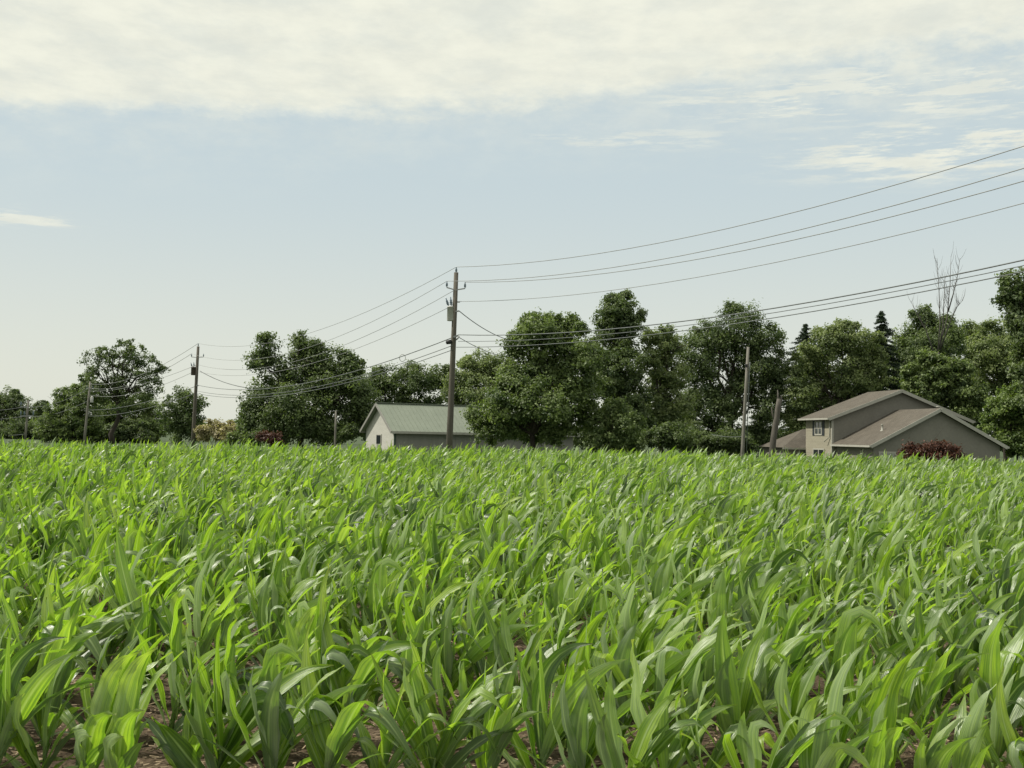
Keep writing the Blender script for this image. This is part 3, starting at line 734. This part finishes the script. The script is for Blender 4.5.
# upper window on the left face with shutters, lower window below
def side_window(y0, y1, z0, z1, shutters=True):
    f = MB()
    for a, b in (((-.07, y0, z0), (.02, y1, z0+.12)), ((-.07, y0, z1-.12), (.02, y1, z1)), ((-.07, y0, z0+.12), (.02, y0+.13, z1-.12)), ((-.07, y1-.13, z0+.12), (.02, y1, z1-.12))): f.box(a, b)
    ym_ = (y0+y1)/2; zm = (z0+z1)/2
    f.box((-.06, ym_-.07, z0+.12), (.02, ym_+.07, z1-.12)); f.box((-.055, y0+.13, zm-.03), (.02, ym_-.07, zm+.03)); f.box((-.055, ym_+.07, zm-.03), (.02, y1-.13, zm+.03))
    fr = f.build('window', M['trim'], house)
    MB().box((-.03, y0+.1, z0+.1), (-.005, y1-.1, z1-.1)).build('pane', M['glass'], fr)
    if shutters:
        for a in (y0 - .5, y1 + .04):
            m_ = MB().box((-.05, a, z0 - .03), (-.003, a + .46, z1 + .03))
            for i in range(9): m_.beam((-.055, a + .04, z0 + .08 + i*.13), (-.055, a + .42, z0 + .08 + i*.13), .02, .05)
            m_.build('shutter', M['shutter'], house)
side_window(2.0, 3.55, 1.55 + o_, 2.78 + o_)
side_window(1.5, 3.9, -.95 + o_, .42 + o_, False)
# garage gable window, small lamp box, roof vent, ridge cap vent
mb = MB()
for a, b in (((.75, -L2-.06, -.9+o_), (.9, -L2-.003, .35+o_)), ((2.05, -L2-.06, -.9+o_), (2.2, -L2-.003, .35+o_)), ((.9, -L2-.06, .2+o_), (2.05, -L2-.003, .35+o_)), ((.9, -L2-.06, -.9+o_), (2.05, -L2-.003, -.75+o_)), ((.9, -L2-.05, -.3+o_), (2.05, -L2-.003, -.24+o_))): mb.box(a, b)
fr = mb.build('window', M['trim'], house)
MB().box((.88, -L2-.03, -.78+o_), (2.07, -L2-.004, .22+o_)).build('pane', M['steel'], fr)
MB().box((2.55, -L2-.12, -.1+o_), (2.75, -L2-.003, .3+o_)).build('wall_lamp', M['trim'], house)
slp = (R2 - E2) / (XR - X0); xv, yv = 2.2, -4.6; zv = E2 + slp * (xv - X0) + .1
MB().lathe((xv, yv, zv - .1), (0, 0, 1), [(.16, 0), (.16, .12), (.07, .16), (.07, .55), (.085, .56), (.085, .62)], 10).build('vent_pipe', M['trim'], house)
MB().lathe((XR + .3, -L2 + .6, R2), (0, 0, 1), [(.12, 0), (.12, .22), (.16, .24), (.14, .3)], 10).build('vent_pipe', M['trim'], house)

# ------------------------------------------------------------------ poles
def pole(label, bpx, tpx, D, rb, rt, mat='pole', name='utility_pole', group=None):
    tp = at(*tpx, D); b1 = at(*bpx, D); z = gz(D)
    b = b1 + (b1 - tp) * ((b1.z - z) / (tp.z - b1.z))
    root = empty(name, b); tag(root, label, 'utility pole', group)
    MB(b).tube([b - (tp - b) * .02, b.lerp(tp, .33), b.lerp(tp, .66), tp], [rb, rb * .67 + rt * .33, rb * .33 + rt * .67, rt], 14).build('post', M[mat], root)
    return root
INS = [(.02, 0), (.02, .06), (.07, .08), (.045, .12), (.075, .14), (.045, .19), (.065, .21), (.03, .27), (.03, .33), (.012, .36)]
def insulator(root, p, sc=1.0):
    MB(root.location).lathe(p, (0, 0, 1), [(r * sc, h * sc) for r, h in INS], 10).build('insulator', M['ceramic'], root)
def transformer(root, D, px, py, wpx, hpx, mat, pole_px):
    k = D / F_PX; c = at(px, py, D - .05); r, h = wpx * k / 2, hpx * k; o = root.location
    cn = MB(o).lathe(c - Vector((0, 0, h/2)), (0, 0, 1), [(r*.9, 0), (r, .03*h), (r, .9*h), (r*1.06, .905*h), (r*1.06, .95*h), (r*.7, h)], 16).build('transformer', M[mat], root)
    mb = MB(o)
    for dx_, ln, tl in ((-.55, .75, -.35), (.25, .8, -.1)):
        mb.lathe(c + Vector((dx_ * r, 0, h/2 - .04)), (tl, 0, 1), [(q*1.1*sc_, hh*2.0*ln) for (q, hh), sc_ in zip(INS, [1]*len(INS))], 8)
    mb.build('bushing', M['ceramic'], cn)
    pp = at(pole_px, py, D); mb = MB(o)
    for dz_ in (-.28*h, .28*h): mb.beam(Vector((c.x, c.y, c.z + dz_)), Vector((pp.x, pp.y, c.z + dz_)), .06, .08)
    mb.build('bracket', M['steel'], cn)
def bracket_arm(root, D, ends, y_in, pole_px):
    mb = MB(root.location); ps = []
    for (px, py) in ends:
        p = at(px, py, D - .1); a = at(pole_px, y_in, D - .1)
        mb.beam(a, p, .05, .06); ps.append(p)
    mb.build('crossarm', M['steel'], root)
    for p in ps: insulator(root, p)
    return [p + Vector((0, 0, .36)) for p in ps]

D1, D2, D3, D4 = 62, 119, 190, 262
p1 = pole('tallest wooden pole with a grey transformer can in front of the green roof', (449.3, 446), (456.2, 272.5), D1, .2, .125)
insulator(p1, at(456.2, 273, D1)); topA = at(456.2, 273, D1) + Vector((0, 0, .34))
arm1 = bracket_arm(p1, D1, [(446.8, 287.5), (465, 288.5)], 290, 455.5)
transformer(p1, D1, 450.4, 313.5, 6.6, 15, 'can', 454)
b1 = MB(p1.location); b1.beam(at(454.5, 302, D1), at(460, 302, D1), .06, .07); b1.build('neutral_bracket', M['steel'], p1)
MB(p1.location).lathe(at(448.6, 342.5, D1 - .1) - Vector((.16, 0, 0)), (1, 0, .15), [(.04, 0), (.12, .04), (.13, .3), (.05, .36)], 10).build('splice_box', M['black'], p1)
mb = MB(p1.location); mb.beam(at(453.5, 337, D1 - .2), at(458.5, 335.5, D1 - .2), .05, .1); mb.tube([at(456, 340, D1-.2), at(458, 338, D1-.2), at(459, 336, D1-.2)], .05, 6); mb.build('cable_clamp', M['steel'], p1)
MB(p1.location).beam(at(455.3, 311.5, D1 - .15), at(459.3, 311, D1 - .15), .05, .08).build('service_clamp', M['steel'], p1)

p2 = pole('second tallest wooden pole with a dark transformer left of the cream bushes', (193, 441), (198.2, 346.5), D2, .23, .14)
insulator(p2, at(198.2, 346.5, D2)); topB = at(198.2, 346.5, D2) + Vector((0, 0, .34))
arm2 = bracket_arm(p2, D2, [(191.5, 357), (203.5, 357)], 357.5, 197.5)
transformer(p2, D2, 193.4, 371, 4.6, 8.4, 'rusty', 196.5)
MB(p2.location).beam(at(196, 385.5, D2 - .2), at(198.5, 385.5, D2 - .2), .08, .12).build('cable_clamp', M['steel'], p2)

p3 = pole('leaning grey pole standing in front of the airy tree', (84.2, 442), (90.3, 381.5), D3, .22, .15, 'pole_pale')
arm3 = bracket_arm(p3, D3, [(87, 388.5), (93, 388)], 388.5, 89.6)
MB(p3.location).lathe(at(91.8, 402.5, D3 - .3), (0, 0, 1), [(.22, 0), (.24, .05), (.24, .95), (.1, 1.1)], 10).build('transformer', M['can'], p3)
p4 = pole('smallest pole with two short crossarms at the far left', (25.2, 440), (28.5, 400), D4, .28, .2, 'pole_pale')
mb = MB(p4.location)
mb.beam(at(20.5, 416, D4 - .3), at(33.5, 416, D4 - .3), .2, .26); mb.beam(at(20.5, 406.5, D4 - .3), at(28, 407.5, D4 - .3), .16, .2); mb.build('crossarm', M['steel'], p4)
for q_ in ((20.8, 415.5), (33.2, 415.5), (21, 406), (24.5, 415.5)): insulator(p4, at(*q_, D4 - .3), 3.0)
p5 = pole('bare pole with a thin conduit in front of the broad dark tree', (742.6, 449), (748.2, 347), 76, .135, .095, 'pole_pale')
MB(p5.location).tube([at(746.4, 452, 75.7), at(749.4, 372, 75.7), at(750, 362, 75.7)], .028, 6).build('conduit', M['cable'], p5)
MB(p5.location).box(tuple(at(746.5, 366, 75.75) - Vector((.08, .06, .1))), tuple(at(746.5, 366, 75.75) + Vector((.08, .06, .12)))).build('junction_box', M['black'], p5)
p6 = pole('short plain post left of the green roofed barn', (335, 443), (336, 411), 100, .1, .085, 'pole_pale', 'service_post')

# ------------------------------------------------------------------ wires
def wire(name, label, a, b, sag, r, mat='wire', group=None):
    a, b = Vector(a), Vector(b); pts = []
    for i in range(29):
        s = i / 28; p = a.lerp(b, s); p.z -= 4 * sag * s * (1 - s); pts.append(p)
    mid = a.copy(); o = MB(mid).tube(pts, r, 6).build(name, M[mat]); o.location = mid
    return tag(o, label, 'wire', group)
def sag_through(a, b, px, py):
    """sag that brings the span to row py where it crosses column px"""
    a, b = Vector(a), Vector(b); lo, hi = 0., 1.
    sgn = proj(a)[0] < px
    ts = np.linspace(0, 1, 4001); best = None
    for s in ts:
        p = a.lerp(b, s)
        if (p - EYE).dot(fw) < .5: break
        if (proj(p)[0] < px) != sgn: best = s; break
    p = a.lerp(b, best); want = at(px, py, p.y).z
    return (p.z - want) / (4 * best * (1 - best))
step = Vector((61 * math.sin(math.radians(33)), -61 * math.cos(math.radians(33)), 4.0))   # the next pole stands on higher ground out of sight
WR = .015
spans = [('topmost power line running from the tallest pole to the right edge', topA, 146, WR), ('second power line from the top right of the tallest pole', arm1[0], 168, WR),
         ('third power line from the top right of the tallest pole', arm1[1], 181, WR), ('lone fourth power line below the crossarm right of the tallest pole', at(460, 301.5, D1), 203, WR * .85)]
for lb, a, ye, r in spans:
    b_ = Vector(a) + step; wire('power_line', lb, a, b_, sag_through(a, b_, 1024, ye), r, 'wire', 'power lines on the tallest pole')
for lb, a, ye, r in (('thick dark upper telephone cable running right across the tree tops', at(458.3, 334.8, D1 - .2), 260, .022),
                     ('thin middle telephone cable running right across the tree tops', at(458.3, 341.3, D1 - .2), 265.5, .014),
                     ('lowest telephone cable running right across the tree tops', at(456.3, 347.2, D1 - .2), 271.5, .017)):
    b_ = Vector(a) + step; wire('telephone_cable', lb, a, b_, sag_through(a, b_, 1024, ye), r, 'cable', 'telephone cables below the power lines')
left = [('topmost power line between the two tallest poles', topA, topB, (308, 333.7)), ('second power line between the two tallest poles', arm1[0], arm2[0], (325, 342)),
        ('third power line between the two tallest poles', at(453, 291, D1 - .12), at(199, 365, D2 - .1), (345, 345)), ('fourth power line sagging between the two tallest poles', at(449.5, 307, D1 - .1), at(199, 372, D2 - .1), (345, 353))]
for lb, a, b_, q_ in left: wire('power_line', lb, a, b_, sag_through(a, b_, *q_), .014, 'wire', 'power lines between the two tallest poles')
for lb, a, b_, q_, r in (('thick telephone cable with a splice loop left of the tallest pole', at(453.8, 337, D1 - .2), at(197, 385, D2 - .2), (402, 356.5), .025),
                      ('middle telephone cable left of the tallest pole', at(452.5, 345.5, D1 - .2), at(197, 391, D2 - .2), (385, 369), .02),
                      ('lowest telephone cable left of the tallest pole', at(452.2, 350, D1 - .2), at(197, 393.5, D2 - .2), (385, 372.5), .02)):
    wire('telephone_cable', lb, a, b_, sag_through(a, b_, *q_), r, 'cable', 'telephone cables left of the tallest pole')
lp = []
c = at(402.5, 358, 69.5)
for i in range(25):
    a = i / 24 * 2 * PI; lp.append(c + Vector((.19 * math.cos(a), .05 * math.sin(2 * a), .22 * math.sin(a))))
tag(MB(c).tube(lp, .02, 6, False).build('cable_loop', M['can']), 'small ring of spare cable hanging on the thick telephone cable', 'cable coil').location = c
wire('service_drop', 'dark service wire slanting down right from the tallest pole into the maple', at(459.2, 311, D1 - .15), at(520, 342, 80), .35, .024, 'cable')
wire('service_drop', 'thin slack service wire slanting from the tallest pole behind the maple', at(458.5, 337, D1 - .15), at(515, 357, 90), .3, .02, 'cable')
wire('service_drop', 'service wire slanting right from the second tallest pole to the ragged tree', at(200, 371, D2 - .15), at(262, 389, 110), .45, .04, 'cable')
for lb, a, y3, y, r in (('topmost power line left of the second tallest pole', topB, 384, 362, .024), ('second power line left of the second tallest pole', arm2[0], 388, 368, .024),
                        ('third power line left of the second tallest pole', at(196.5, 365, D2), 391, 376, .022), ('fourth power line left of the second tallest pole', at(195, 371, D2), 395, 383, .022)):
    b_ = at(89.6, y3, D3 - .2); wire('power_line', lb, a, b_, sag_through(a, b_, 168, y), r, 'wire', 'power lines left of the second tallest pole')
for lb, y2, y3 in (('upper telephone cable crossing the trunk of the airy tree', 386, 410), ('lower telephone cable crossing the trunk of the airy tree', 393, 416)):
    a, b_ = at(196.5, y2, D2 - .2), at(88.5, y3, D3 - .3); wire('telephone_cable', lb, a, b_, .7, .03, 'cable', 'telephone cables crossing the airy tree')
for lb, ya_, yb_ in (('upper power line between the grey leaning pole and the smallest pole', 388, 407), ('lower power line between the grey leaning pole and the smallest pole', 400, 416)):
    wire('power_line', lb, at(89.5, ya_, D3 - .3), at(28, yb_, D4 - .4), 1.0, .04, 'cable', 'power lines left of the grey leaning pole')
for lb, ya_, yb_ in (('upper power line left of the smallest pole', 406, 409), ('middle power line left of the smallest pole', 415.5, 417), ('lower cable left of the smallest pole', 434, 431)):
    wire('power_line', lb, at(28 if ya_ < 430 else 25.6, ya_, D4 - .4), at(-40, yb_, D4 + 45), .8, .045, 'cable', 'power lines left of the smallest pole')
wire('guy_wire', 'thin horizontal wire low on the left of the bare pole', at(743, 436.5, 75.8), at(712, 434.5, 88), .1, .018, 'cable')
